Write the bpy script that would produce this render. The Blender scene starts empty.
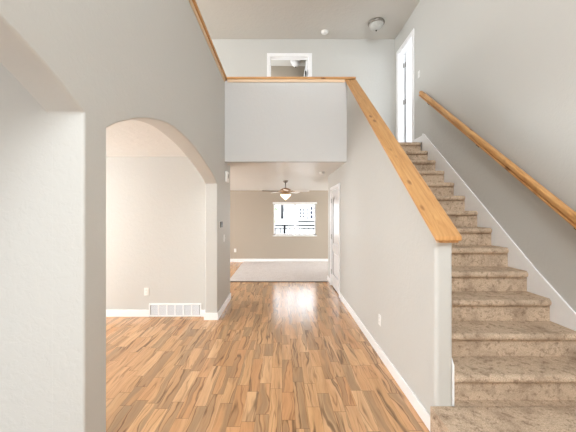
import bpy, bmesh, math, random
from mathutils import Vector, Matrix

S = bpy.context.scene
COL = S.collection
R = math.radians
random.seed(7)

# ------------------------------------------------------------------ camera
cam_d = bpy.data.cameras.new('camera')
cam = bpy.data.objects.new('camera', cam_d)
COL.objects.link(cam)
cam.location = (0, 0, 1.56)
cam.rotation_euler = (R(90), 0, 0)
cam_d.sensor_width = 36
cam_d.lens = 18.75
cam_d.shift_x = 6 / 576
cam_d.shift_y = -3 / 576
cam_d.clip_start = 0.05
S.camera = cam

# ------------------------------------------------------------------ world, sun, assumed window light
W = bpy.data.worlds.new('World')
S.world = W
W.use_nodes = True
_bg = W.node_tree.nodes['Background']
_bg.inputs[0].default_value = (0.82, 0.9, 1.0, 1)
_bg.inputs[1].default_value = 3.2

def sun(rot, e):
    d = bpy.data.lights.new('sun', 'SUN')
    d.energy = e
    d.angle = R(2)
    o = bpy.data.objects.new('sun', d)
    COL.objects.link(o)
    o.rotation_euler = rot

def assumed_window_light(loc, target, sx, sy, watts, col=(1, 1, 1), spread=180):  # area lamp standing in for an assumed, unseen window
    d = bpy.data.lights.new('assumed_daylight', 'AREA')
    d.shape = 'RECTANGLE'
    d.size = sx
    d.size_y = sy
    d.energy = watts
    d.color = col
    d.spread = R(spread)
    o = bpy.data.objects.new('assumed_daylight', d)
    COL.objects.link(o)
    o.location = loc
    o.rotation_euler = (Vector(target) - Vector(loc)).to_track_quat('-Z', 'Y').to_euler()
    return o

sun((R(48), 0, R(-20)), 15.0)
COOL = (0.90, 0.96, 1.0)
DAY = (0.94, 0.98, 1.0)
assumed_window_light((0.3, -2.25, 4.1), (0.4, 5, 3.5), 1.3, 1.7, 172, COOL)          # tall window over the front door
assumed_window_light((0.5, -2.25, 1.25), (0.6, 5, 1.25), 1.6, 1.9, 34, (1, .94, .82))          # glazed front door and sidelights
assumed_window_light((-2.2, -2.25, 0.75), (-1.0, 1.2, 1.9), 1.9, 1.2, 62, (.95, .97, 1.0))        # front window of the near room
assumed_window_light((-5.35, 3.0, 1.35), (0, 3.0, 1.3), 2.2, 1.7, 185, (.95, .98, 1.0))          # side window of the arch room
assumed_window_light((-4.85, 7.6, 1.25), (0, 7.6, 1.4), 2.4, 1.9, 165, DAY)          # added lamp for an assumed glass door, brightens the great room
assumed_window_light((3.85, 8.3, 1.3), (0, 8.2, 1.4), 2.0, 1.8, 110, DAY)  # unseen lamp added on the right to brighten the great room
assumed_window_light((-4.7, 5.7, 3.95), (0, 5.7, 4.3), 1.0, 1.4, 34, DAY)            # added loft lamp, no window seen, brightens the upper ceiling
assumed_window_light((-4.7, 2.9, 4.3), (2.0, 3.4, 2.6), 2.0, 1.4, 160, DAY)           # second added loft lamp, brightens stair wall and skirt
assumed_window_light((4.9, 4.9, 4.0), (2.4, 5.6, 3.8), 1.4, 1.4, 60, COOL)           # lamp added to light the bedroom upstairs, window assumed
assumed_window_light((-0.9, 7.0, 4.2), (0.2, 7.2, 4.2), 0.7, 0.8, 22, DAY)           # lamp added to brighten the small room upstairs

VS = S.view_settings
VS.view_transform = 'Standard'
VS.look = 'None'
VS.exposure = 0.12
VS.gamma = 1.0
VS.use_curve_mapping = False
S.cycles.max_bounces = 12
S.cycles.diffuse_bounces = 7
S.cycles.glossy_bounces = 4

# ------------------------------------------------------------------ materials
def lin(c):
    out = []
    for v in c:
        v /= 255
        out.append(v / 12.92 if v <= .04045 else ((v + .055) / 1.055) ** 2.4)
    return (*out, 1)

class NT:
    def __init__(s, name, rough=.6, spec=.5, metal=0):
        s.m = bpy.data.materials.new(name)
        s.m.use_nodes = True
        s.t = s.m.node_tree
        s.b = s.t.nodes['Principled BSDF']
        s.b.inputs['Roughness'].default_value = rough
        s.b.inputs['Specular IOR Level'].default_value = spec
        s.b.inputs['Metallic'].default_value = metal
    def n(s, kind, **kw):
        x = s.t.nodes.new('ShaderNode' + kind)
        for k, v in kw.items():
            setattr(x, k, v)
        return x
    def link(s, a, b):
        s.t.links.new(a, b)
    def math(s, op, a, b=None):
        x = s.n('Math', operation=op)
        for i, v in enumerate((a, b)):
            if v is None:
                continue
            if isinstance(v, (int, float)):
                x.inputs[i].default_value = v
            else:
                s.link(v, x.inputs[i])
        return x.outputs[0]
    def ramp(s, fac, stops):
        x = s.n('ValToRGB')
        e = x.color_ramp.elements
        while len(e) < len(stops):
            e.new(.5)
        for el, (p, c) in zip(e, stops):
            el.position = p
            el.color = c
        s.link(fac, x.inputs[0])
        return x.outputs[0]
    def mix(s, fac, a, b, mode='MIX'):
        x = s.n('Mix', data_type='RGBA', blend_type=mode)
        for i, v in ((0, fac), (6, a), (7, b)):
            if isinstance(v, (int, float)):
                x.inputs[i].default_value = v
            elif isinstance(v, tuple):
                x.inputs[i].default_value = v
            else:
                s.link(v, x.inputs[i])
        return x.outputs[2]
    def noise(s, vec, scale, detail=3, rough=.5, dist=0):
        x = s.n('TexNoise')
        x.inputs['Scale'].default_value = scale
        x.inputs['Detail'].default_value = detail
        x.inputs['Roughness'].default_value = rough
        x.inputs['Distortion'].default_value = dist
        s.link(vec, x.inputs['Vector'])
        return x.outputs[0]
    def pos(s):
        return s.n('NewGeometry').outputs['Position']
    def objc(s):
        return s.n('TexCoord').outputs['Object']
    def scaled(s, vec, sc):
        x = s.n('VectorMath', operation='MULTIPLY')
        s.link(vec, x.inputs[0])
        x.inputs[1].default_value = sc
        return x.outputs[0]
    def bump(s, h, strength, dist):
        x = s.n('Bump')
        x.inputs['Strength'].default_value = strength
        x.inputs['Distance'].default_value = dist
        s.link(h, x.inputs['Height'])
        s.link(x.outputs[0], s.b.inputs['Normal'])
    def color(s, c):
        if isinstance(c, tuple):
            s.b.inputs['Base Color'].default_value = c
        else:
            s.link(c, s.b.inputs['Base Color'])

def plain(name, rgb, rough=.5, spec=.5, metal=0):
    t = NT(name, rough, spec, metal)
    p = t.objc()
    f = t.noise(p, 14, 3)
    c = lin(rgb)
    d = tuple(v * .93 for v in c[:3]) + (1,)
    t.color(t.mix(f, d, c))
    return t.m

def paint(name, rgb, bump=.19, scale=22, rough=.55):
    t = NT(name, rough, .35)
    p = t.pos()
    t.color(lin(rgb))
    h1 = t.noise(p, scale, 5, .6, .4)
    h = t.ramp(h1, [(.42, (0, 0, 0, 1)), (.6, (1, 1, 1, 1))])
    t.bump(h, bump, .004)
    return t.m

M_wall = paint('greige_wall_paint', (198, 197, 193))
M_white = paint('balcony_paint', (205, 205, 205))
M_far = paint('shaded_wall_paint', (176, 165, 151))  # wall paint darkened to carry the shade of the window wall
M_ceil = paint('ceiling_texture', (208, 205, 199), .35, 16)
M_ceil_low = paint('knockdown_ceiling', (222, 220, 216), .45, 9, .32)
M_trim = plain('white_trim_enamel', (246, 246, 247), .28)
M_door = plain('white_door_enamel', (238, 238, 240), .22)
M_plastic = plain('white_plastic', (240, 239, 236), .3)
M_slot = plain('dark_slot', (40, 38, 36), .6)
M_grey = plain('grey_plastic', (105, 103, 100), .4)
M_grille = plain('painted_steel_grille', (222, 224, 228), .4)
M_steel = plain('brushed_nickel', (150, 145, 138), .3, .5, 1)
M_bronze = plain('oil_bronze', (70, 62, 55), .35, .5, 1)
M_brass = plain('antique_brass', (176, 146, 120), .4, .5, .5)
M_blade = plain('pale_fan_blade', (244, 241, 236), .4)
M_blade_dark = plain('shaded_fan_blade', (120, 100, 84), .4)  # shade on one blade put into its colour
M_concrete = plain('concrete_ground', (170, 168, 162), .9)
M_siding = plain('white_siding', (232, 234, 236), .7)
M_dark = plain('dark_painted_metal', (24, 26, 31), .5)
M_shade = plain('dark_window_glass', (40, 44, 54), .4, .2)
M_leaf = plain('green_leaf', (96, 130, 84), .7)
M_strip = plain('dark_wood_strip', (96, 76, 60), .5)

def make_floor():
    t = NT('strip_laminate', .2, .5)
    p = t.pos()
    sep = t.n('SeparateXYZ')
    t.link(p, sep.inputs[0])
    x, y = sep.outputs[0], sep.outputs[1]
    w, L = .101, .95
    xs = t.math('DIVIDE', x, w)
    row = t.math('FLOOR', xs)
    fx = t.math('FRACT', xs)
    wn = t.n('TexWhiteNoise', noise_dimensions='1D')
    t.link(row, wn.inputs['W'])
    ys = t.math('ADD', t.math('DIVIDE', y, L), t.math('MULTIPLY', wn.outputs[0], 7.3))
    cell = t.math('FLOOR', ys)
    fy = t.math('FRACT', ys)
    # shorter random boards: split some boards in two
    cv = t.n('CombineXYZ')
    t.link(row, cv.inputs[0]); t.link(cell, cv.inputs[1])
    wn1 = t.n('TexWhiteNoise', noise_dimensions='3D')
    t.link(cv.outputs[0], wn1.inputs['Vector'])
    split = t.math('ADD', t.math('MULTIPLY', wn1.outputs[0], .5), .25)
    half = t.math('GREATER_THAN', fy, split)
    cv2 = t.n('CombineXYZ')
    t.link(row, cv2.inputs[0]); t.link(cell, cv2.inputs[1]); t.link(half, cv2.inputs[2])
    wn2 = t.n('TexWhiteNoise', noise_dimensions='3D')
    t.link(cv2.outputs[0], wn2.inputs['Vector'])
    rid, rcol = wn2.outputs[0], wn2.outputs[1]
    # grain space: shift every board
    off = t.n('VectorMath', operation='MULTIPLY_ADD')
    t.link(rcol, off.inputs[0])
    off.inputs[1].default_value = (37, 37, 37)
    t.link(p, off.inputs[2])
    o_ = off.outputs[0]
    warp = t.noise(t.scaled(o_, (.7, .24, 1)), 7, 3, .5)
    gx = t.n('VectorMath', operation='ADD')
    t.link(t.scaled(o_, (1, .05, 1)), gx.inputs[0])
    wv = t.n('CombineXYZ')
    t.link(t.math('MULTIPLY', warp, .16), wv.inputs[0])
    t.link(wv.outputs[0], gx.inputs[1])
    fine = t.noise(gx.outputs[0], 70, 4, .6)
    broad = t.noise(gx.outputs[0], 13, 3, .55)
    streak = t.noise(gx.outputs[0], 11, 2, .5)
    gate = t.noise(t.scaled(o_, (1, .2, 1)), 6, 2, .5)
    base = t.ramp(rid, [(0, lin((188, 146, 106))), (.2, lin((218, 174, 128))), (.38, lin((212, 162, 116))),
                        (.55, lin((222, 180, 136))), (.72, lin((204, 152, 106))), (.86, lin((196, 160, 120))), (1, lin((214, 168, 120)))])
    c = t.mix(t.math('MULTIPLY', t.ramp(broad, [(.35, (1, 1, 1, 1)), (.62, (0, 0, 0, 1))]), .6), base, lin((184, 136, 92)))
    # grey-brown sapwood bands
    c = t.mix(t.math('MULTIPLY', t.ramp(streak, [(.5, (0, 0, 0, 1)), (.64, (1, 1, 1, 1))]), .7), c, lin((146, 120, 92)))
    # dark veins following the grain
    vein = t.math('ABSOLUTE', t.math('SUBTRACT', streak, .55))
    vein2 = t.math('ABSOLUTE', t.math('SUBTRACT', streak, .42))
    vm = t.math('MULTIPLY', t.ramp(vein, [(.0, (1, 1, 1, 1)), (.03, (0, 0, 0, 1))]), t.ramp(gate, [(.36, (0, 0, 0, 1)), (.52, (1, 1, 1, 1))]))
    vm2 = t.math('MULTIPLY', t.ramp(vein2, [(.0, (1, 1, 1, 1)), (.018, (0, 0, 0, 1))]), t.ramp(gate, [(.5, (1, 1, 1, 1)), (.6, (0, 0, 0, 1))]))
    c = t.mix(t.math('MULTIPLY', vm, .75), c, lin((84, 62, 46)))
    c = t.mix(t.math('MULTIPLY', vm2, .5), c, lin((96, 68, 46)))
    c = t.mix(t.math('MULTIPLY', t.ramp(fine, [(.45, (0, 0, 0, 1)), (.75, (1, 1, 1, 1))]), .3), c, lin((128, 92, 62)))
    # joints
    ex = t.math('MINIMUM', fx, t.math('SUBTRACT', 1, fx))
    jx = t.math('LESS_THAN', ex, .012)
    ey = t.math('MINIMUM', t.math('MINIMUM', fy, t.math('SUBTRACT', 1, fy)), t.math('ABSOLUTE', t.math('SUBTRACT', fy, split)))
    jy = t.math('LESS_THAN', ey, .0035)
    j = t.math('MAXIMUM', jx, jy)
    c = t.mix(t.math('MULTIPLY', j, .35), c, lin((70, 50, 36)))
    t.color(c)
    t.link(t.math('ADD', t.math('MULTIPLY', fine, .1), .14), t.b.inputs['Roughness'])
    t.bump(t.math('SUBTRACT', 1, j), .2, .0006)
    return t.m
M_floor = make_floor()

def make_carpet(name, a, b, dark, amount):
    t = NT(name, .95, .1)
    p = t.pos()
    f = t.noise(p, 190, 3, .7)
    mid = t.noise(p, 26, 5, .7)
    big = t.noise(p, 6, 4, .6, .3)
    c = t.mix(t.ramp(f, [(.35, (0, 0, 0, 1)), (.65, (1, 1, 1, 1))]), a, b)
    c = t.mix(t.math('MULTIPLY', t.ramp(mid, [(.52, (0, 0, 0, 1)), (.66, (1, 1, 1, 1))]), amount), c, dark)
    c = t.mix(t.math('MULTIPLY', t.ramp(big, [(.45, (0, 0, 0, 1)), (.7, (1, 1, 1, 1))]), amount * .7), c, dark)
    t.color(c)
    t.bump(t.math('ADD', f, t.math('MULTIPLY', mid, .6)), .8, .006)
    return t.m
M_carpet = make_carpet('stair_carpet', lin((178, 155, 132)), lin((228, 206, 182)), lin((116, 92, 74)), .65)
M_carpet2 = make_carpet('grey_carpet', lin((196, 188, 184)), lin((226, 220, 217)), lin((176, 166, 160)), .3)

def make_pine(name, axis):
    t = NT(name, .35, .4)
    p = t.pos()
    sc = {'y': (1, .07, .07), 'x': (.07, 1, 1)}[axis]
    g = t.scaled(p, sc)
    f = t.noise(g, 30, 5, .6, 1.2)
    c = t.ramp(f, [(.28, lin((178, 126, 76))), (.5, lin((202, 151, 96))), (.72, lin((214, 168, 114)))])
    v = t.n('TexVoronoi')
    v.inputs['Scale'].default_value = 1
    sp = {'y': (9, 4.5, 2.5), 'x': (4, 9, 9)}[axis]
    t.link(t.scaled(p, sp), v.inputs['Vector'])
    k = t.ramp(v.outputs['Distance'], [(.0, (1, 1, 1, 1)), (.1, (.85, .85, .85, 1)), (.2, (0, 0, 0, 1))])
    gate = t.n('SeparateColor')
    t.link(v.outputs['Color'], gate.inputs[0])
    k = t.math('MULTIPLY', k, t.math('GREATER_THAN', gate.outputs[0], .3))
    c = t.mix(t.math('MULTIPLY', k, .8), c, lin((112, 62, 26)))
    t.color(c)
    return t.m
M_pine = make_pine('knotty_pine', 'y')
M_pine_x = make_pine('knotty_pine_crosswise', 'x')
M_pale = plain('pale_pine_edge', (232, 205, 172), .4)

def make_glass():
    t = NT('window_glass', .02)
    t.b.inputs['Transmission Weight'].default_value = 1
    t.b.inputs['IOR'].default_value = 1.02
    t.color((1, 1, 1, 1))
    return t.m
M_glass = make_glass()

def make_lampglass(name, rgb, e, ecol=None):
    t = NT(name, .35)
    p = t.objc()
    f = t.noise(p, 18, 4, .6, .8)
    t.color(t.mix(f, lin(rgb), lin(tuple(v * .8 for v in rgb))))
    if e:
        t.b.inputs['Emission Color'].default_value = lin(ecol)
        t.b.inputs['Emission Strength'].default_value = e
    return t.m
M_bowl = make_lampglass('lit_alabaster_glass', (240, 220, 190), 2.4, (255, 226, 180))
M_bowl_off = make_lampglass('ribbed_clear_glass', (205, 205, 200), 0)

# ------------------------------------------------------------------ mesh helpers
class MB:
    def __init__(s):
        s.bm = bmesh.new()
    def box(s, x0, x1, y0, y1, z0, z1, mat=None):
        vs = [s.bm.verts.new(v) for v in ((x0, y0, z0), (x1, y0, z0), (x1, y1, z0), (x0, y1, z0),
                                          (x0, y0, z1), (x1, y0, z1), (x1, y1, z1), (x0, y1, z1))]
        for f in ((3, 2, 1, 0), (4, 5, 6, 7), (0, 1, 5, 4), (1, 2, 6, 5), (2, 3, 7, 6), (3, 0, 4, 7)):
            s.bm.faces.new([vs[i] for i in f])
        if mat:
            for v in vs:
                v.co = mat @ v.co
        return s
    def prism(s, pts, axis, a, b):
        """extrude a 2D outline along an axis; pts are the two other coordinates in xyz order"""
        def mk(p, d):
            return {'x': (d, p[0], p[1]), 'y': (p[0], d, p[1]), 'z': (p[0], p[1], d)}[axis]
        A = [s.bm.verts.new(mk(p, a)) for p in pts]
        B = [s.bm.verts.new(mk(p, b)) for p in pts]
        n = len(pts)
        s.bm.faces.new(A)
        s.bm.faces.new(list(reversed(B)))
        for i in range(n):
            j = (i + 1) % n
            s.bm.faces.new((A[i], B[i], B[j], A[j]))
        return s
    def lathe(s, prof, c, seg=24, axis='z', squash=1):
        """prof: (radius, height) list revolved about an axis through c"""
        rings = []
        for r, h in prof:
            ring = []
            for k in range(seg):
                a = 2 * math.pi * k / seg
                u, v = max(r, 1e-4) * math.cos(a), max(r, 1e-4) * math.sin(a) * squash
                q = {'z': (u, v, h), 'y': (u, h, v), 'x': (h, u, v)}[axis]
                ring.append(s.bm.verts.new((c[0] + q[0], c[1] + q[1], c[2] + q[2])))
            rings.append(ring)
        for r0, r1 in zip(rings, rings[1:]):
            for k in range(seg):
                j = (k + 1) % seg
                s.bm.faces.new((r0[k], r0[j], r1[j], r1[k]))
        s.bm.faces.new(list(reversed(rings[0])))
        s.bm.faces.new(rings[-1])
        return s
    def tube(s, pts, r, seg=10):
        rings = []
        pts = [Vector(p) for p in pts]
        for i, p in enumerate(pts):
            d = (pts[min(i + 1, len(pts) - 1)] - pts[max(i - 1, 0)]).normalized()
            a = d.orthogonal().normalized()
            b = d.cross(a)
            if rings:
                pass
            rings.append([s.bm.verts.new(p + r * (math.cos(2 * math.pi * k / seg) * a + math.sin(2 * math.pi * k / seg) * b)) for k in range(seg)])
        for r0, r1 in zip(rings, rings[1:]):
            # match the closest start to avoid twisting
            best = min(range(seg), key=lambda o: (r0[0].co - r1[o].co).length)
            for k in range(seg):
                j = (k + 1) % seg
                s.bm.faces.new((r0[k], r0[j], r1[(j + best) % seg], r1[(k + best) % seg]))
        s.bm.faces.new(list(reversed(rings[0])))
        s.bm.faces.new(rings[-1])
        return s
    def build(s, name, mat, parent=None, bevel=0, seg=2, smooth=False, angle=35, origin=None, crisp=False):
        bmesh.ops.recalc_face_normals(s.bm, faces=s.bm.faces)
        if parent is not None and origin is None:
            origin = parent.location
        if origin is not None:
            bmesh.ops.translate(s.bm, verts=s.bm.verts, vec=-Vector(origin))
        me = bpy.data.meshes.new(name)
        s.bm.to_mesh(me)
        s.bm.free()
        me.materials.append(mat)
        o = bpy.data.objects.new(name, me)
        COL.objects.link(o)
        if smooth:
            for p in me.polygons:
                p.use_smooth = True
        if parent is not None:
            o.parent = parent
        elif origin is not None:
            o.location = origin
        if bevel:
            b = o.modifiers.new('bevel', 'BEVEL')
            b.width = bevel
            b.segments = seg
            b.limit_method = 'ANGLE'
            b.angle_limit = R(angle)
            if seg > 1:
                for p in me.polygons:
                    p.use_smooth = True
                if crisp:
                    es = o.modifiers.new('split', 'EDGE_SPLIT')
                    es.split_angle = R(24)
                wn = o.modifiers.new('wn', 'WEIGHTED_NORMAL')
                wn.keep_sharp = False
        return o

def tag(o, label=None, cat=None, group=None, kind=None):
    if label: o['label'] = label
    if cat: o['category'] = cat
    if group: o['group'] = group
    if kind: o['kind'] = kind
    return o

def empty(name, loc):
    o = bpy.data.objects.new(name, None)
    o.empty_display_size = .1
    COL.objects.link(o)
    o.location = loc
    return o

def struct(o, label, cat):
    return tag(o, label, cat, None, 'structure')

# ------------------------------------------------------------------ measures
XL, XL2 = -.943, -1.123          # hall face and back of the left wall
XR, XR2 = 1.068, 1.192           # hall face and stair face of the half wall
XS = 2.38                        # stair wall
HC, Z2, HT = 2.41, 2.762, 5.22    # hall ceiling, upper floor, upper ceiling
YB = 4.93                        # balcony face
YE = 9.55                        # far wall
RISE, RUN = .1956, .2468
def nose_y(k): return 2.60 + (k - 4) * RUN
def tread_z(k): return .805 + (k - 4) * RISE

# ------------------------------------------------------------------ floor and ceilings
struct(MB().box(-5.6, 4.1, -2.5, YE + .1, -.12, 0).build('floor', M_floor), 'brown wood strip laminate floor running through the hall', 'floor')
struct(MB().prism([(-1.18, 6.80), (4.0, 6.80), (4.0, YE - .016), (-1.22, YE - .016), (-1.22, 6.92)], 'z', 0, .022).build('floor', M_carpet2, bevel=.008),
       'grey carpet of the far room beyond the wood floor', 'carpet')
struct(MB().box(-5.5, XL2, -2.4, 1.43, 0, .015).build('floor', M_carpet2), 'light carpet of the room behind the nearer arch', 'floor')
struct(MB().box(-1.16, 1.03, 6.77, 6.80, 0, .012).build('trim_1', M_strip, bevel=.004), 'dark thin strip between wood floor and grey carpet', 'trim')
struct(MB().box(-5.6, 2.6, -2.5, 8.0, HT, HT + .12).build('ceiling', M_ceil), 'high grey white ceiling over stairs and landing', 'ceiling')
struct(MB().box(-1.123, 1.181, 4.97, 7.0, HC, HC + .06).build('ceiling', M_ceil_low), 'low ceiling of the hall under the balcony', 'ceiling')
struct(MB().prism([(7.0, HC), (YE + .1, 2.27), (YE + .1, 2.6), (7.0, 2.6)], 'x', -5.0, 4.1).build('ceiling', M_ceil_low), 'textured ceiling of the far room above the fan', 'ceiling')
struct(MB().box(-5.0, -1.123, 5.4, 7.0, HC, HC + .06).build('ceiling', M_ceil_low), 'ceiling left of the hall beyond the arch room', 'ceiling')
struct(MB().box(-5.6, XL2, -2.5, 4.6, HC, HC + .06).build('ceiling', M_ceil_low), 'ceiling of the room behind the arch', 'ceiling')
# upper floor
struct(MB().box(-5.6, XL2, -2.5, 6.35, 2.5, Z2).box(XL2, 1.06, 5.05, 6.35, 2.5, Z2).box(-1.4, 1.4, 6.35, 7.6, 2.5, Z2).build('floor', M_carpet),
       'carpeted upper floor behind the balcony', 'floor')

# ------------------------------------------------------------------ walls
def spline(pts, n=8):
    out = []
    P = [pts[0]] + pts + [pts[-1]]
    for i in range(1, len(P) - 2):
        p0, p1, p2, p3 = P[i - 1:i + 3]
        for k in range(n):
            t = k / n
            out.append(tuple(.5 * ((2 * b) + (-a + c) * t + (2 * a - 5 * b + 4 * c - d) * t * t + (-a + 3 * b - 3 * c + d) * t ** 3)
                             for a, b, c, d in zip(p0, p1, p2, p3)))
    out.append(pts[-1])
    return out

far_arch = spline([(1.617, 2.016), (1.775, 2.10), (2.066, 2.21), (2.428, 2.293), (2.747, 2.31), (3.244, 2.271), (3.727, 2.178), (4.12, 2.08), (4.379, 1.99)])
near_half = [(1.429, 2.036), (1.241, 2.132), (1.123, 2.178), (1.003, 2.217), (.8, 2.262), (.5, 2.30), (.05, 2.315)]
near_arch = spline([(.1 - y, z) for y, z in near_half[:-1]] + list(reversed(near_half)))
left_pts = ([(-2.4, 0), (-1.329, 0)] + near_arch + [(1.429, 0), (1.617, 0)] + far_arch + [(4.379, 0), (5.47, 0), (5.47, HC + .03),
            (5.05, HC + .03), (5.05, 3.751), (-2.4, 3.751)])
struct(MB().prism(left_pts, 'x', XL2, XL).build('wall_left', M_wall, bevel=.018, seg=5, angle=50, crisp=True), 'tall left wall with two arched openings', 'wall')
struct(MB().box(-5.6, XL2 + .03, 1.4288, 1.6, 0, HC).build('wall_partition', M_wall), 'pale wall seen through the nearer arch', 'wall')
struct(MB().box(-5.6, XL2 - .001, 4.52, 5.4, 0, HC).build('wall_back', M_wall), 'cream wall with floor vent seen through the arch', 'wall')
struct(MB().box(-5.6, -5.45, -2.5, 4.6, 0, HC).build('wall_side', M_wall), 'end wall of the rooms behind the arches', 'wall')

struct(MB().box(XL2, XL, -2.4, 1.6, 3.751, HT).build('wall_left', M_wall), 'upper part of the left wall above the nearer arch', 'wall')
# half wall carrying the sloped ledge
CY0, CZ0, CSL = 2.016, 1.404, .811          # sloped ledge: top at front, slope
def cap_z(y): return CZ0 + (y - CY0) * CSL
WT = .055
DY0, DY1, DZ = 5.575, 6.49, 2.045           # closet door opening
right_pts = [(2.084, 0), (2.084, cap_z(2.084) - WT), (YB, cap_z(YB) - WT), (5.05, 3.735), (5.05, HC + .03), (6.98, HC + .03), (6.98, 0),
             (DY1, 0), (DY1, DZ), (DY0, DZ), (DY0, 0)]
struct(MB().prism(right_pts, 'x', XR, XR2).build('wall_half', M_wall, bevel=.03, seg=4, angle=50), 'cream half wall between hall and stairs', 'wall')
struct(MB().box(XL + .001, XR - .001, YB, 5.05, HC - .004, 3.735).build('wall_balcony', M_white), 'white balcony half wall over the hall', 'wall')
# stair wall with the bedroom door opening
UY0, UY1, UZ = 5.46, 6.14, 4.81
struct(MB().prism([(-2.4, 0), (UY0, 0), (UY0, Z2)] and [(-2.4, 0), (8.0, 0), (8.0, HT), (UY1, HT), (UY1, Z2), (UY0, Z2), (UY0, HT), (-2.4, HT)], 'x', XS, XS + .12)
       .box(XS, XS + .12, UY0, UY1, UZ, HT).build('wall_right', M_wall), 'tall grey wall on the right carrying the handrail', 'wall')
# upper back wall with door opening
BX0, BX1, BZ = -.25, .565, 4.855
struct(MB().prism([(-5.6, Z2 - .2), (BX0, Z2 - .2), (BX0, BZ), (BX1, BZ), (BX1, Z2 - .2), (XS, Z2 - .2), (XS, HT), (-5.6, HT)], 'y', 6.32, 6.44).build('wall_back', M_wall),
       'upper grey back wall of the landing', 'wall')
# far room
WX0, WX1, WZ0, WZ1 = -.275, 1.09, .85, 1.86
far = MB()
far.box(-5.0, WX0, YE, YE + .14, 0, 2.5).box(WX1, 4.1, YE, YE + .14, 0, 2.5).box(WX0, WX1, YE, YE + .14, 0, WZ0).box(WX0, WX1, YE, YE + .14, WZ1, 2.5)
struct(far.build('wall_far', M_far), 'far wall with the window, its shade in the colour', 'wall')
struct(MB().box(-5.1, -4.95, 5.3, YE + .1, 0, 2.5).build('wall_side', M_far), 'left end wall of the far room', 'wall')
struct(MB().box(3.95, 4.1, 6.9, YE + .1, 0, 2.5).build('wall_side', M_far), 'right end wall of the far room', 'wall')
struct(MB().box(XR2, 4.0, 6.86, 6.98, 0, 2.5).build('wall_side', M_far), 'wall behind the closet facing the far room', 'wall')
# behind the camera and upstairs shells
struct(MB().box(-5.6, 2.5, -2.52, -2.4, 0, HT).build('wall_front', M_wall), 'front entry wall', 'wall')
struct(MB().box(-5.1, -4.95, -2.5, 6.4, Z2, HT).build('wall_side', M_wall), 'end wall of the loft', 'wall')
struct(MB().box(XS + .12, 5.2, 6.3, 6.42, Z2, HT).box(5.1, 5.22, 3.4, 6.4, Z2, HT).box(XS + .12, 5.2, 3.4, 3.52, Z2, HT)
       .box(XS + .12, 5.2, 3.4, 6.4, Z2 - .1, Z2).box(XS + .12, 5.2, 3.4, 6.4, HT, HT + .1).build('wall_bedroom', M_trim), 'white bedroom walls behind the open upper door', 'wall')
struct(MB().box(-1.4, 1.4, 7.47, 7.6, Z2, HT).box(-1.5, -1.38, 6.44, 7.6, Z2, HT).box(1.38, 1.5, 6.44, 7.6, Z2, HT).build('wall_bathroom', M_far),
       'grey wall of the small room behind the upper doorway', 'wall')

# ------------------------------------------------------------------ baseboards
def base(name, label, *boxes):
    b = MB()
    for bx in boxes:
        b.box(*bx)
    return struct(b.build(name, M_trim, bevel=.004), label, 'baseboard')
BH, BT = .105, .015
base('baseboard_left', 'white baseboard along the left wall past the arch', (XL, XL + BT, 4.379 - BT, 5.47, 0, BH), (XL2 - BT, XL, 4.379 - BT, 4.379, 0, BH),
     (XL, XL + BT, 1.429, 1.617, 0, BH))
base('baseboard_arch', 'white baseboard under the outlet behind the arch', (-5.4, -2.0, 4.52 - BT, 4.52, 0, BH), (-1.215, XL2, 4.52 - BT, 4.52, 0, BH))
base('baseboard_right', 'white baseboard along the cream half wall', (XR - BT, XR, 2.03, DY0 - .07, 0, BH), (XR - BT, XR, DY1 + .07, 6.98, 0, BH), (XR - BT, XR2, 6.98, 6.98 + BT, 0, BH))
base('baseboard_far', 'pale baseboard below the far window', (-4.9, 3.9, YE - BT, YE, 0, BH))
base('baseboard_landing', 'short white baseboard at the top of the stairs', (XS - BT, XS, 5.05, 5.39, Z2, Z2 + .11))
base('baseboard_upper', 'white baseboard of the upper back wall', (-4.9, BX0 - .07, 6.32 - BT, 6.32, Z2, Z2 + .11), (BX1 + .07, XS - BT, 6.32 - BT, 6.32, Z2, Z2 + .11))

# ------------------------------------------------------------------ staircase
SX0, SX1 = 1.209, 2.362
stair = empty('staircase', (1.78, 2.1, 0))
tag(stair, 'straight carpeted staircase climbing beside the cream half wall', 'staircase')

def step(k, x0, x1, y0, y_back, left_round=False):
    """a carpeted step: riser, overhanging rounded nose, tread"""
    zt, zb = tread_z(k), (tread_z(k - 1) if k > 1 else 0)
    ov, rr = .046, .03
    bm = bmesh.new()
    N = 6
    xs = [(x1 - .045 * (1 - math.sin(i / N * math.pi / 2)), math.cos(i / N * math.pi / 2)) for i in range(N + 1)]   # right end narrows the nose
    stations = [(x0, 1.0)] + xs
    if left_round:
        stations = [(x0 + .045 * (1 - math.sin(i / N * math.pi / 2)), math.cos(i / N * math.pi / 2)) for i in range(N, -1, -1)] + xs
    rings = []
    for x, e in stations:
        yr = y0 + ov
        yn = yr - ov * e
        pts = [(yr, zb - (.02 if k > 1 else 0)), (yr, zt - 2 * rr - .004)]
        for i in range(9):
            a = -math.pi / 2 - i / 8 * math.pi
            pts.append((max(yn, yn + rr + rr * math.cos(a)) if e > .05 else yr, zt - rr + rr * math.sin(a)))
        pts += [(y_back, zt), (y_back, zb - (.02 if k > 1 else 0))]
        rings.append([bm.verts.new((x, p[0], p[1])) for p in pts])
    for a, b in zip(rings, rings[1:]):
        n = len(a)
        for i in range(n):
            j = (i + 1) % n
            bm.faces.new((a[i], b[i], b[j], a[j]))
    bm.faces.new(rings[0])
    bm.faces.new(list(reversed(rings[-1])))
    mb = MB()
    mb.bm.free()
    mb.bm = bm
    if k == 1:
        mb.box(SX0, x1, y_back - .004, nose_y(2) + .06, 0, zt)
    o = mb.build('step', M_carpet, stair)
    for p in o.data.polygons:
        p.use_smooth = len(p.vertices) == 4
    e = o.modifiers.new('split', 'EDGE_SPLIT')
    e.split_angle = R(50)
    return o

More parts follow.
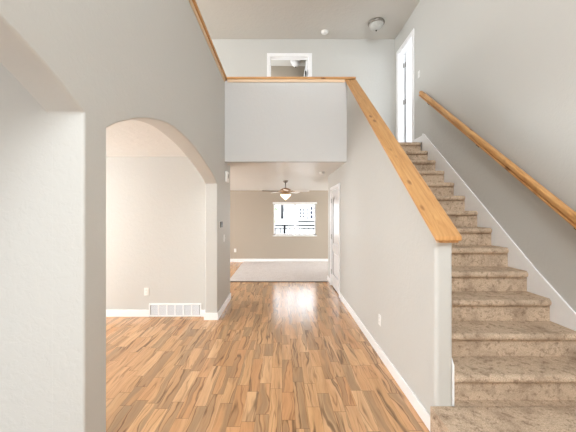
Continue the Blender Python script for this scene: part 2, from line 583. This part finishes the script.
s1 = step(1, 1.03, XS - .002, 1.80, 2.083, True)
for k in range(2, 14):
    step(k, SX0, SX1, nose_y(k), nose_y(k + 1) + .05)
step(14, SX0, SX1, nose_y(14), 5.30)
struct(MB().box(XR2 + .002, XS - .002, 5.29, 6.319, Z2 - .2, Z2 - .001).build('floor', M_carpet), 'carpeted landing at the top of the stairs', 'floor')

# skirt boards
def skirt(name, label, x0, x1, top, bottom_y):
    return struct(MB().prism(top, 'x', x0, x1).build(name, M_trim, bevel=.004), label, 'stair skirt')
nl = lambda y: .805 + (y - 2.60) * RISE / RUN       # nosing line
skirt('trim_2', 'white skirt board beside the steps on the grey wall', SX1 + .001, XS,
      [(1.95, 0.2), (1.95, .37), (2.43, .755), (2.8, 1.035), (5.0, 2.875), (5.06, 2.90), (5.06, 2.6), (2.3, .2)], 0)
skirt('trim_3', 'white skirt board beside the steps on the half wall', XR2, SX0 - .001,
      [(2.098, .2), (2.098, .49), (2.125, .53), (2.3, nl(2.3) + .12), (4.9, nl(4.9) + .12), (4.9, 2.3), (2.3, .2)], 0)

# ------------------------------------------------------------------ wooden ledges
def slope_board(x0, x1, y0, y1, ztop, th, ch=0):
    # thickness measured straight down
    if not ch:
        pts = [(y0, ztop(y0)), (y1, ztop(y1)), (y1, ztop(y1) - th), (y0, ztop(y0) - th)]
        return MB().prism(pts, 'x', x0, x1)
sl = empty('wood_ledge', ((XR + XR2) / 2, CY0, CZ0 - .05))
tag(sl, 'knotty pine ledge sloping along the top of the stair half wall', 'ledge')
slope_board(1.03, 1.212, CY0, YB - .034, cap_z, .034).build('board', M_pine, sl, bevel=.008, seg=2)
slope_board(1.048, XR, CY0 + .02, YB - .034, lambda y: cap_z(y) - .034, .03).build('edge_strip', M_pale, sl, bevel=.003)['label'] = 'pale edge strip under the board'
slope_board(1.056, 1.2, CY0 + .02, CY0 + .068, lambda y: cap_z(y) - .034, .03).build('end_block', M_pine, sl, bevel=.004)

bl = empty('wood_ledge', (0, YB, 3.735))
tag(bl, 'level pine ledge on top of the white balcony wall', 'ledge')
MB().box(XL + .042, 1.208, YB - .034, 5.09, 3.752, 3.787).build('board', M_pine_x, bl, bevel=.006)
MB().box(XL + .045, 1.034, YB - .016, YB, 3.705, 3.752).build('edge_strip', M_pale, bl, bevel=.003)['label'] = 'pale edge strip under the board'

ll = empty('wood_ledge', (XL, 3.3, 3.735))
tag(ll, 'pine ledge running along the top of the left wall', 'ledge')
MB().box(XL2 - .04, XL + .04, 1.62, 5.09, 3.752, 3.787).build('board', M_pine, ll, bevel=.006)
struct(MB().box(XL, XL + .016, 1.62, YB - .017, 3.705, 3.752).build('trim_10', M_pale, bevel=.003), 'pale trim strip under the ledge of the left wall', 'trim')

# ------------------------------------------------------------------ handrail
HXc = 2.305
hy0, hy1 = 1.2, 4.98
def hz(y): return 3.545 + (y - 4.96) * .778
hr = empty('handrail', (HXc, 3.2, hz(3.2)))
tag(hr, 'wooden handrail rising along the grey wall on the right', 'handrail')
ang = math.atan(.778)
prof = [(-.026, -.05), (.026, -.05), (.026, -.034), (.01, -.031), (.01, -.019), (.03, -.014), (.031, .014), (.02, .027), (-.02, .027), (-.031, .014), (-.03, -.014), (-.01, -.019), (-.01, -.031), (-.026, -.034)]
def rail_mesh(prof, y0, y1):
    mb = MB()
    def ring(y):
        c = Vector((HXc, y, hz(y)))
        up = Vector((0, -math.sin(ang), math.cos(ang)))
        return [mb.bm.verts.new(c + Vector((u, 0, 0)) + up * v) for u, v in prof]
    a, b = ring(y0), ring(y1)
    n = len(prof)
    for i in range(n):
        j = (i + 1) % n
        mb.bm.faces.new((a[i], b[i], b[j], a[j]))
    mb.bm.faces.new(a)
    mb.bm.faces.new(list(reversed(b)))
    return mb
rail_mesh(prof, hy0, hy1).build('rail', M_pine, hr, bevel=.003)
for y in (4.75, 3.55, 2.36):
    z = hz(y) - .058
    br = MB().tube([(HXc, y, z), (HXc, y, z - .025), (HXc + .02, y, z - .045), (XS - .004, y, z - .05)], .008).build('bracket', M_bronze, hr, smooth=True)
    MB().lathe([(.026, 0), (.026, .008)], (XS - .009, y, z - .05), 16, 'x').build('bracket_plate', M_bronze, br, origin=hr.location)

# ------------------------------------------------------------------ doors
def rect_ring(mb, axis, d0, d1, u0, u1, z0, z1, w):
    """door casing: two legs and a head around an opening, axis = wall normal"""
    def bx(ua, ub, za, zb):
        if axis == 'x': mb.box(d0, d1, ua, ub, za, zb)
        else: mb.box(ua, ub, d0, d1, za, zb)
    bx(u0 - w, u0, z0, z1 + w)
    bx(u1, u1 + w, z0, z1 + w)
    bx(u0, u1, z1, z1 + w)
    return mb

# closet door in the hall
struct(rect_ring(MB(), 'x', XR - .018, XR, DY0, DY1, 0, DZ, .065).build('trim_4', M_trim, bevel=.005), 'white casing around the hall door', 'casing')
struct(rect_ring(MB(), 'x', XR, XR2 - .01, DY0 + .012, DY1 - .012, 0, DZ - .012, .012).build('trim_5', M_trim), 'white jamb of the hall door', 'jamb')
d1 = empty('door_1', (XR + .02, (DY0 + DY1) / 2, 0))
struct(d1, 'white panelled closet door on the right of the hall', 'door')
dx0, dx1 = XR + .012, XR + .046
dy0, dy1 = DY0 + .015, DY1 - .015
dmb = MB().box(dx0 + .012, dx1, dy0, dy1, .022, DZ - .016)
yA, yB = dy0 + .12, dy1 - .12
def frame_face():
    m = MB()
    m.box(dx0, dx0 + .012, dy0, yA, .022, DZ - .016).box(dx0, dx0 + .012, yB, dy1, .022, DZ - .016)
    m.box(dx0, dx0 + .012, yA, yB, .022, .28).box(dx0, dx0 + .012, yA, yB, .76, .92)
    arch = [(yA, 1.83)] + [(yA + (yB - yA) * i / 12, 1.83 + .07 * math.sin(math.pi * i / 12)) for i in range(1, 12)] + [(yB, 1.83), (yB, DZ - .016), (yA, DZ - .016)]
    m.prism(arch, 'x', dx0, dx0 + .012)
    return m
slab = dmb.build('slab', M_door, d1)
frame_face().build('stile_frame', M_door, d1, bevel=.004)
MB().box(dx0 + .003, dx0 + .013, yA + .04, yB - .04, .32, .72).build('raised_panel', M_door, d1, bevel=.009, seg=1)
arch2 = [(yA + .04, .96), (yB - .04, .96)] + [(yB - .04 - (yB - yA - .08) * i / 12, 1.79 + .065 * math.sin(math.pi * i / 12)) for i in range(0, 13)]
MB().prism(arch2, 'x', dx0 + .003, dx0 + .013).build('raised_panel', M_door, d1, bevel=.009, seg=1)
MB().lathe([(.03, 0), (.03, .008), (.012, .012), (.012, .03), (.024, .036), (.031, .052), (.026, .066), (.008, .072)], (dx0, dy0 + .065, .9), 18, 'x').build('knob', M_steel, d1, smooth=True)
kn = d1.children[-1]
kn.data.transform(Matrix.Translation(Vector((dx0 - d1.location.x, 0, 0))) @ Matrix.Scale(-1, 4, (1, 0, 0)) @ Matrix.Translation(Vector((-(dx0 - d1.location.x), 0, 0))))
kn.data.flip_normals()
for z in (.3, 1.05, 1.82):
    MB().lathe([(.011, -.05), (.011, .05)], (XR + .006, dy1 + .004, z), 10).build('hinge', M_bronze, d1, smooth=False)

# bedroom door at the top of the stairs, standing open
struct(rect_ring(MB(), 'x', XS - .018, XS, UY0, UY1, Z2, UZ, .07).build('trim_6', M_trim, bevel=.005), 'white casing of the door at the top of the stairs', 'casing')
struct(rect_ring(MB(), 'x', XS, XS + .12, UY0 + .012, UY1 - .012, Z2, UZ - .012, .012).build('trim_7', M_trim), 'white jamb of the door at the top of the stairs', 'jamb')
d2 = empty('door_2', (XS + .13, UY1 - .03, Z2))
struct(d2, 'white door standing open at the top of the stairs', 'door')
MB().box(XS + .14, XS + .83, UY1 - .055, UY1 - .02, Z2 + .012, UZ - .018).build('slab', M_door, d2, bevel=.003)
for z in (Z2 + .16, 3.82, 4.57):
    MB().lathe([(.008, -.045), (.008, .045)], (XS + .121, UY1 - .062, z), 10).box(XS + .095, XS + .121, UY1 - .0155, UY1 - .0125, z - .045, z + .045).build('hinge', M_steel, d2)

# doorway of the small upper room
struct(rect_ring(MB(), 'y', 6.32 - .018, 6.32, BX0, BX1, Z2, BZ, .067).build('trim_8', M_trim, bevel=.005), 'white casing of the upper doorway behind the balcony', 'casing')
struct(rect_ring(MB(), 'y', 6.32, 6.44, BX0 + .012, BX1 - .012, Z2, BZ - .012, .012).build('trim_9', M_trim), 'white jamb of the upper doorway behind the balcony', 'jamb')
d3 = empty('door_3', (BX1 - .03, 6.46, Z2))
struct(d3, 'white door swung open inside the upper doorway', 'door')
MB().box(BX1 - .05, BX1 - .015, 6.45, 7.2, Z2 + .012, BZ - .02).build('slab', M_door, d3, bevel=.003)
MB().box(BX1 - .018, BX1 - .0125, 6.36, 6.44, 4.50, 4.60).lathe([(.012, -.06), (.012, .06)], (BX1 - .055, 6.445, 4.55), 10).build('hinge', M_dark, d3)

# ------------------------------------------------------------------ far window
win = empty('window_1', ((WX0 + WX1) / 2, YE, WZ0))
struct(win, 'white sliding window in the far wall', 'window')
f = MB()
fy0, fy1 = YE + .04, YE + .10
f.box(WX0, WX0 + .045, fy0, fy1, WZ0, WZ1).box(WX1 - .045, WX1, fy0, fy1, WZ0, WZ1).box(WX0, WX1, fy0, fy1, WZ0, WZ0 + .05).box(WX0, WX1, fy0, fy1, WZ1 - .045, WZ1)
f.build('frame', M_trim, win, bevel=.003)
mx = .425
MB().box(mx - .025, mx + .025, fy0 + .005, fy1 - .005, WZ0 + .05, WZ1 - .045).build('mullion', M_trim, win, bevel=.003)
MB().box(WX0 + .045, mx - .025, fy0 + .03, fy0 + .036, WZ0 + .05, WZ1 - .045).build('pane', M_glass, win)
MB().box(mx + .025, WX1 - .045, fy0 + .03, fy0 + .036, WZ0 + .05, WZ1 - .045).build('pane', M_glass, win)
MB().box(WX0 - .02, WX1 + .02, YE - .03, YE + .04, WZ0 - .03, WZ0).build('sill', M_trim, win, bevel=.004)
blind = MB()
blind.box(WX0 - .02, WX1 + .02, YE - .055, YE - .003, WZ1 - .02, WZ1 + .045)
tag(blind.build('window_blind', M_trim, bevel=.006, origin=((WX0 + WX1) / 2, YE - .03, WZ1)), 'white raised blind headrail above the far window', 'blind')

# ------------------------------------------------------------------ ceiling fan
FX, FY = .09, 7.6
ZC = HC - (FY - 7.0) * (HC - 2.27) / (YE + .1 - 7.0)
fan = empty('ceiling_fan', (FX, FY, ZC))
tag(fan, 'five bladed ceiling fan with lit glass bowl in the far room', 'ceiling fan')
MB().lathe([(.075, .02), (.075, -.005), (.05, -.045), (.02, -.06)], (FX, FY, ZC), 24).build('canopy', M_steel, fan, smooth=True)
MB().lathe([(.013, -.05), (.013, -.2)], (FX, FY, ZC), 12).build('downrod', M_steel, fan, smooth=True)
MB().lathe([(.03, 2.2), (.09, 2.18), (.135, 2.15), (.14, 2.11), (.12, 2.075), (.06, 2.06)], (FX, FY, 0), 28).build('motor', M_brass, fan, smooth=True)
for i, a in enumerate((54, 126, 198, 270, 342)):
    T = Matrix.Translation((FX, FY, 2.10)) @ Matrix.Rotation(R(a), 4, 'Z') @ Matrix.Rotation(R(-13), 4, 'X')
    iron = MB().box(.11, .24, -.018, .018, -.006, .004, T).build('blade_arm', M_brass, fan, bevel=.003)
    b = MB()
    b.prism([(.2, -.045), (.26, -.058), (.55, -.068), (.6, -.05), (.615, 0), (.6, .05), (.55, .068), (.26, .058), (.2, .045)], 'z', .004, .012)
    for v in b.bm.verts:
        v.co = T @ v.co
    b.build('blade', M_blade_dark if a == 198 else M_blade, fan, bevel=.002)
MB().lathe([(.07, 2.065), (.1, 2.05), (.12, 2.035), (.12, 2.025), (.07, 2.02)], (FX, FY, 0), 28).build('light_collar', M_brass, fan, smooth=True)
MB().lathe([(.13, 2.032), (.135, 2.015), (.118, 1.99), (.09, 1.962), (.055, 1.93), (.03, 1.908), (.012, 1.892), (.003, 1.885)], (FX, FY, 0), 28).build('glass_bowl', M_bowl, fan, smooth=True)

# ------------------------------------------------------------------ ceiling fittings
def flush_light(x, y, z, r, label, metal, glass):
    o = empty('ceiling_light', (x, y, z))
    tag(o, label, 'ceiling light')
    MB().lathe([(r * .95, 0), (r, -.012), (r, -.03), (r * .93, -.045), (r * .8, -.05)], (x, y, z), 32).build('ring', metal, o, smooth=True)
    MB().lathe([(r * .86, -.045), (r * .84, -.07), (r * .7, -.105), (r * .42, -.135), (r * .12, -.148)], (x, y, z), 32).build('glass_dish', glass, o, smooth=True)
    MB().lathe([(.008, -.146), (.016, -.152), (.014, -.165), (.003, -.175)], (x, y, z), 14).build('finial', M_bronze, o, smooth=True)
flush_light(1.81, 5.76, HT, .155, 'round nickel flush ceiling light with glass dish above the landing', M_steel, M_bowl_off)
flush_light(.33, 7.2, HT, .13, 'small ceiling light glimpsed through the upper doorway', M_trim, M_trim)

def smoke(x, y, z, r, label):
    o = empty('smoke_detector', (x, y, z))
    tag(o, label, 'smoke detector')
    MB().lathe([(r, .001), (r, -.012), (r * .94, -.02)], (x, y, z), 28).build('base_ring', M_plastic, o, smooth=True)
    MB().lathe([(r * .85, -.018), (r * .82, -.034), (r * .6, -.045), (r * .2, -.048)], (x, y, z), 28).build('cover', M_plastic, o, smooth=True)
smoke(.86, 6.05, HT, .075, 'white smoke detector on the high ceiling above the balcony')
smoke(.83, 6.22, HC, .06, 'small smoke detector on the low hall ceiling')

# ------------------------------------------------------------------ wall plates
def plate(name, cat, label, c, normal, w=.072, h=.117, kind='outlet', mat=None):
    """built facing -Y at the origin and turned to the wall"""
    o = empty(name, c)
    tag(o, label, cat)
    def put(mb, nm, m, bev, parent=o):
        q = mb.build(nm, m, o, bevel=bev, origin=(0, 0, 0))
        return q
    put(MB().box(-w / 2, w / 2, -.007, 0, -h / 2, h / 2), 'plate', M_plastic, .003)
    if kind == 'outlet':
        for z in (-.021, .021):
            s_ = put(MB().box(-.016, .016, -.0095, -.006, z - .014, z + .014), 'socket', M_plastic, .002)
            for x in (-.006, .006):
                q = MB().box(x - .0015, x + .0015, -.0101, -.009, z - .002, z + .007).build('slot', M_slot, None)
                q.parent = s_
    elif kind == 'switch':
        n = max(1, round(w / .072))
        for i in range(n):
            x = (i - (n - 1) / 2) * .046
            put(MB().box(x - .006, x + .006, -.018, -.006, -.006, .014), 'toggle', M_plastic, .002)
    o.rotation_euler = (0, 0, {'-y': 0, '+x': R(90), '-x': R(-90)}[normal])
    return o
plate('wall_outlet', 'outlet', 'white outlet on the cream wall behind the arch', (-2.04, 4.52, .377), '-y')
plate('wall_outlet', 'outlet', 'pale outlet low on the half wall above its baseboard', (XR, 3.27, .394), '-x')
plate('wall_outlet', 'outlet', 'small outlet on the far wall', (-1.49, YE, .37), '-y')
plate('light_switch', 'light switch', 'white switch beside the door at the top of the stairs', (XS, 5.21, 3.97), '-x', kind='switch')
plate('light_switch', 'light switch', 'switch plate on the left hall wall below the thermostat', (XL, 4.88, 1.15), '+x', kind='switch')

th = empty('thermostat', (XL, 4.57, 1.385))
tag(th, 'dark grey thermostat on the left wall beside the arch', 'thermostat')
MB().box(XL, XL + .008, 4.50, 4.64, 1.335, 1.435).build('backplate', M_plastic, th, bevel=.002)
MB().box(XL + .008, XL + .03, 4.51, 4.63, 1.34, 1.43).build('case', M_grey, th, bevel=.005)
MB().box(XL + .0295, XL + .0315, 4.535, 4.605, 1.385, 1.42).build('display', M_shade, th)

al = empty('alarm_box', (XL, 5.05, 2.166))
tag(al, 'white box with dark oval high on the left wall under the balcony', 'alarm')
MB().box(XL, XL + .04, 4.97, 5.13, 2.075, 2.255).build('case', M_plastic, al, bevel=.012, seg=3)
MB().lathe([(.028, .038), (.026, .042)], (XL, 5.05, 2.175), 20, 'x', 1.5).build('sounder', M_grey, al, smooth=True)
MB().lathe([(.028, -.002), (.026, .0015)], (XL + .06, 4.97, 2.175), 20, 'y') if False else None

# return air vent
vx0, vx1, vy, vz = -2.0, -1.215, 4.52, .2
vent = empty('air_vent', ((vx0 + vx1) / 2, vy, 0))
tag(vent, 'long white return air vent at floor level behind the arch', 'vent')
fr = MB()
fr.box(vx0, vx1, vy - .012, vy, 0.004, .028).box(vx0, vx1, vy - .012, vy, vz - .022, vz).box(vx0, vx0 + .02, vy - .012, vy, .028, vz - .022).box(vx1 - .02, vx1, vy - .012, vy, .028, vz - .022)
n = 6
pw = (vx1 - vx0 - .04) / n
for i in range(1, n):
    x = vx0 + .02 + i * pw
    fr.box(x - .009, x + .009, vy - .012, vy, .028, vz - .022)
fr.build('frame', M_trim, vent)
MB().box(vx0 + .02, vx1 - .02, vy - .0025, vy - .0005, .028, vz - .022).build('duct_back', M_grey, vent)
for i in range(n):
    g = MB()
    a = vx0 + .02 + i * pw + .009
    b = a + pw - .018
    for k in range(12):
        z = .034 + k * .0122
        g.prism([(vy - .0105, z), (vy - .009, z - .002), (vy - .003, z + .006), (vy - .0045, z + .008)], 'x', a, b)
    g.build('grille', M_grille, vent)

# ------------------------------------------------------------------ outside the far window
struct(MB().box(-30, 30, YE + .2, 60, -.3, -.12).build('ground', M_concrete), 'pale ground outside the far window', 'ground')
RY = 12.0
rail = empty('deck_railing', (0, RY, -.12))
tag(rail, 'dark deck railing outside the far window', 'railing')
for x in (-1.5, .1, 3.6):
    MB().box(x - .045, x + .045, RY - .045, RY + .045, -.12, 1.1).build('post', M_dark, rail, bevel=.004)
MB().box(-1.5, 3.6, RY - .03, RY + .03, 1.03, 1.08).build('top_rail', M_dark, rail)
MB().box(-1.5, 3.6, RY - .02, RY + .02, .93, .965).build('lower_rail', M_dark, rail)
MB().box(-1.5, 3.6, RY - .02, RY + .02, .02, .055).build('bottom_rail', M_dark, rail)
for i in range(26):
    x = -1.4 + i * .19
    if abs(x - .1) < .08:
        continue
    MB().box(x - .018, x + .018, RY - .014, RY + .014, .055, .93).build('baluster', M_dark, rail)

HY = 19.0
hs = empty('neighbour_house', (2, HY, -.12))
tag(hs, 'white neighbouring house with dark windows outside the far window', 'house')
MB().box(-2.2, 9, HY, HY + 6, -.12, 6).build('wall', M_siding, hs)
MB().box(-.08, .1, HY - .1, HY, 1.2, 6).build('downpipe', M_dark, hs, bevel=.02)
for (a, b, z0, z1) in ((1.05, 1.5, 1.2, 1.95), (1.6, 1.95, 1.2, 1.95), (1.35, 1.5, 1.2, 1.95)):
    pass
for (a, b, z0, z1) in ((1.08, 1.42, 1.25, 1.86), (1.5, 1.66, 1.12, 1.9), (1.75, 2.2, 1.2, 1.98)):
    w_ = MB().box(a - .03, b + .03, HY - .05, HY, z0 - .03, z1 + .03).build('window_frame', M_trim, hs)
    p_ = MB()
    nc = 2 if b - a > .2 else 1
    for ci in range(nc):
        for ri in range(3):
            u0, u1 = a + (b - a) * ci / nc, a + (b - a) * (ci + 1) / nc
            v0, v1 = z0 + (z1 - z0) * ri / 3, z0 + (z1 - z0) * (ri + 1) / 3
            p_.box(u0 + .025, u1 - .025, HY - .058, HY - .04, v0 + .025, v1 - .025)
    p_.build('pane', M_shade, w_, origin=hs.location)
MB().box(1.0, 2.3, HY - .5, HY, 1.0, 1.07).build('balcony_slab', M_dark, hs)
MB().lathe([(.05, 0), (.06, .1), (.02, .16)], (.2, HY - .08, 1.72), 12).build('wall_lamp', M_steel, hs)

tr = empty('garden_tree', (-.75, 17.0, -.12))
tag(tr, 'slender green tree outside at the left edge of the window', 'tree')
MB().tube([(-.75, 17, -.12), (-.73, 17, 1.0), (-.7, 17, 1.9), (-.7, 17, 2.7)], .03, 8).build('trunk', M_strip, tr, smooth=True)
fol = MB()
for i in range(420):
    a, r_ = random.random() * 6.28, .55 * math.sqrt(random.random())
    z = random.choice((1.75, 2.0, 2.4, 2.7, 1.15)) + random.gauss(0, .08)
    c = Vector((-.7 + r_ * math.cos(a), 17 + r_ * math.sin(a), z))
    d = Vector((random.uniform(-1, 1), random.uniform(-1, 1), random.uniform(-.6, .6))).normalized()
    e = d.orthogonal().normalized()
    L, w_ = .09, .035
    vs = [fol.bm.verts.new(c + v) for v in (-d * L, e * w_, d * L, -e * w_)]
    fol.bm.faces.new(vs)
fol.build('foliage', M_leaf, tr)
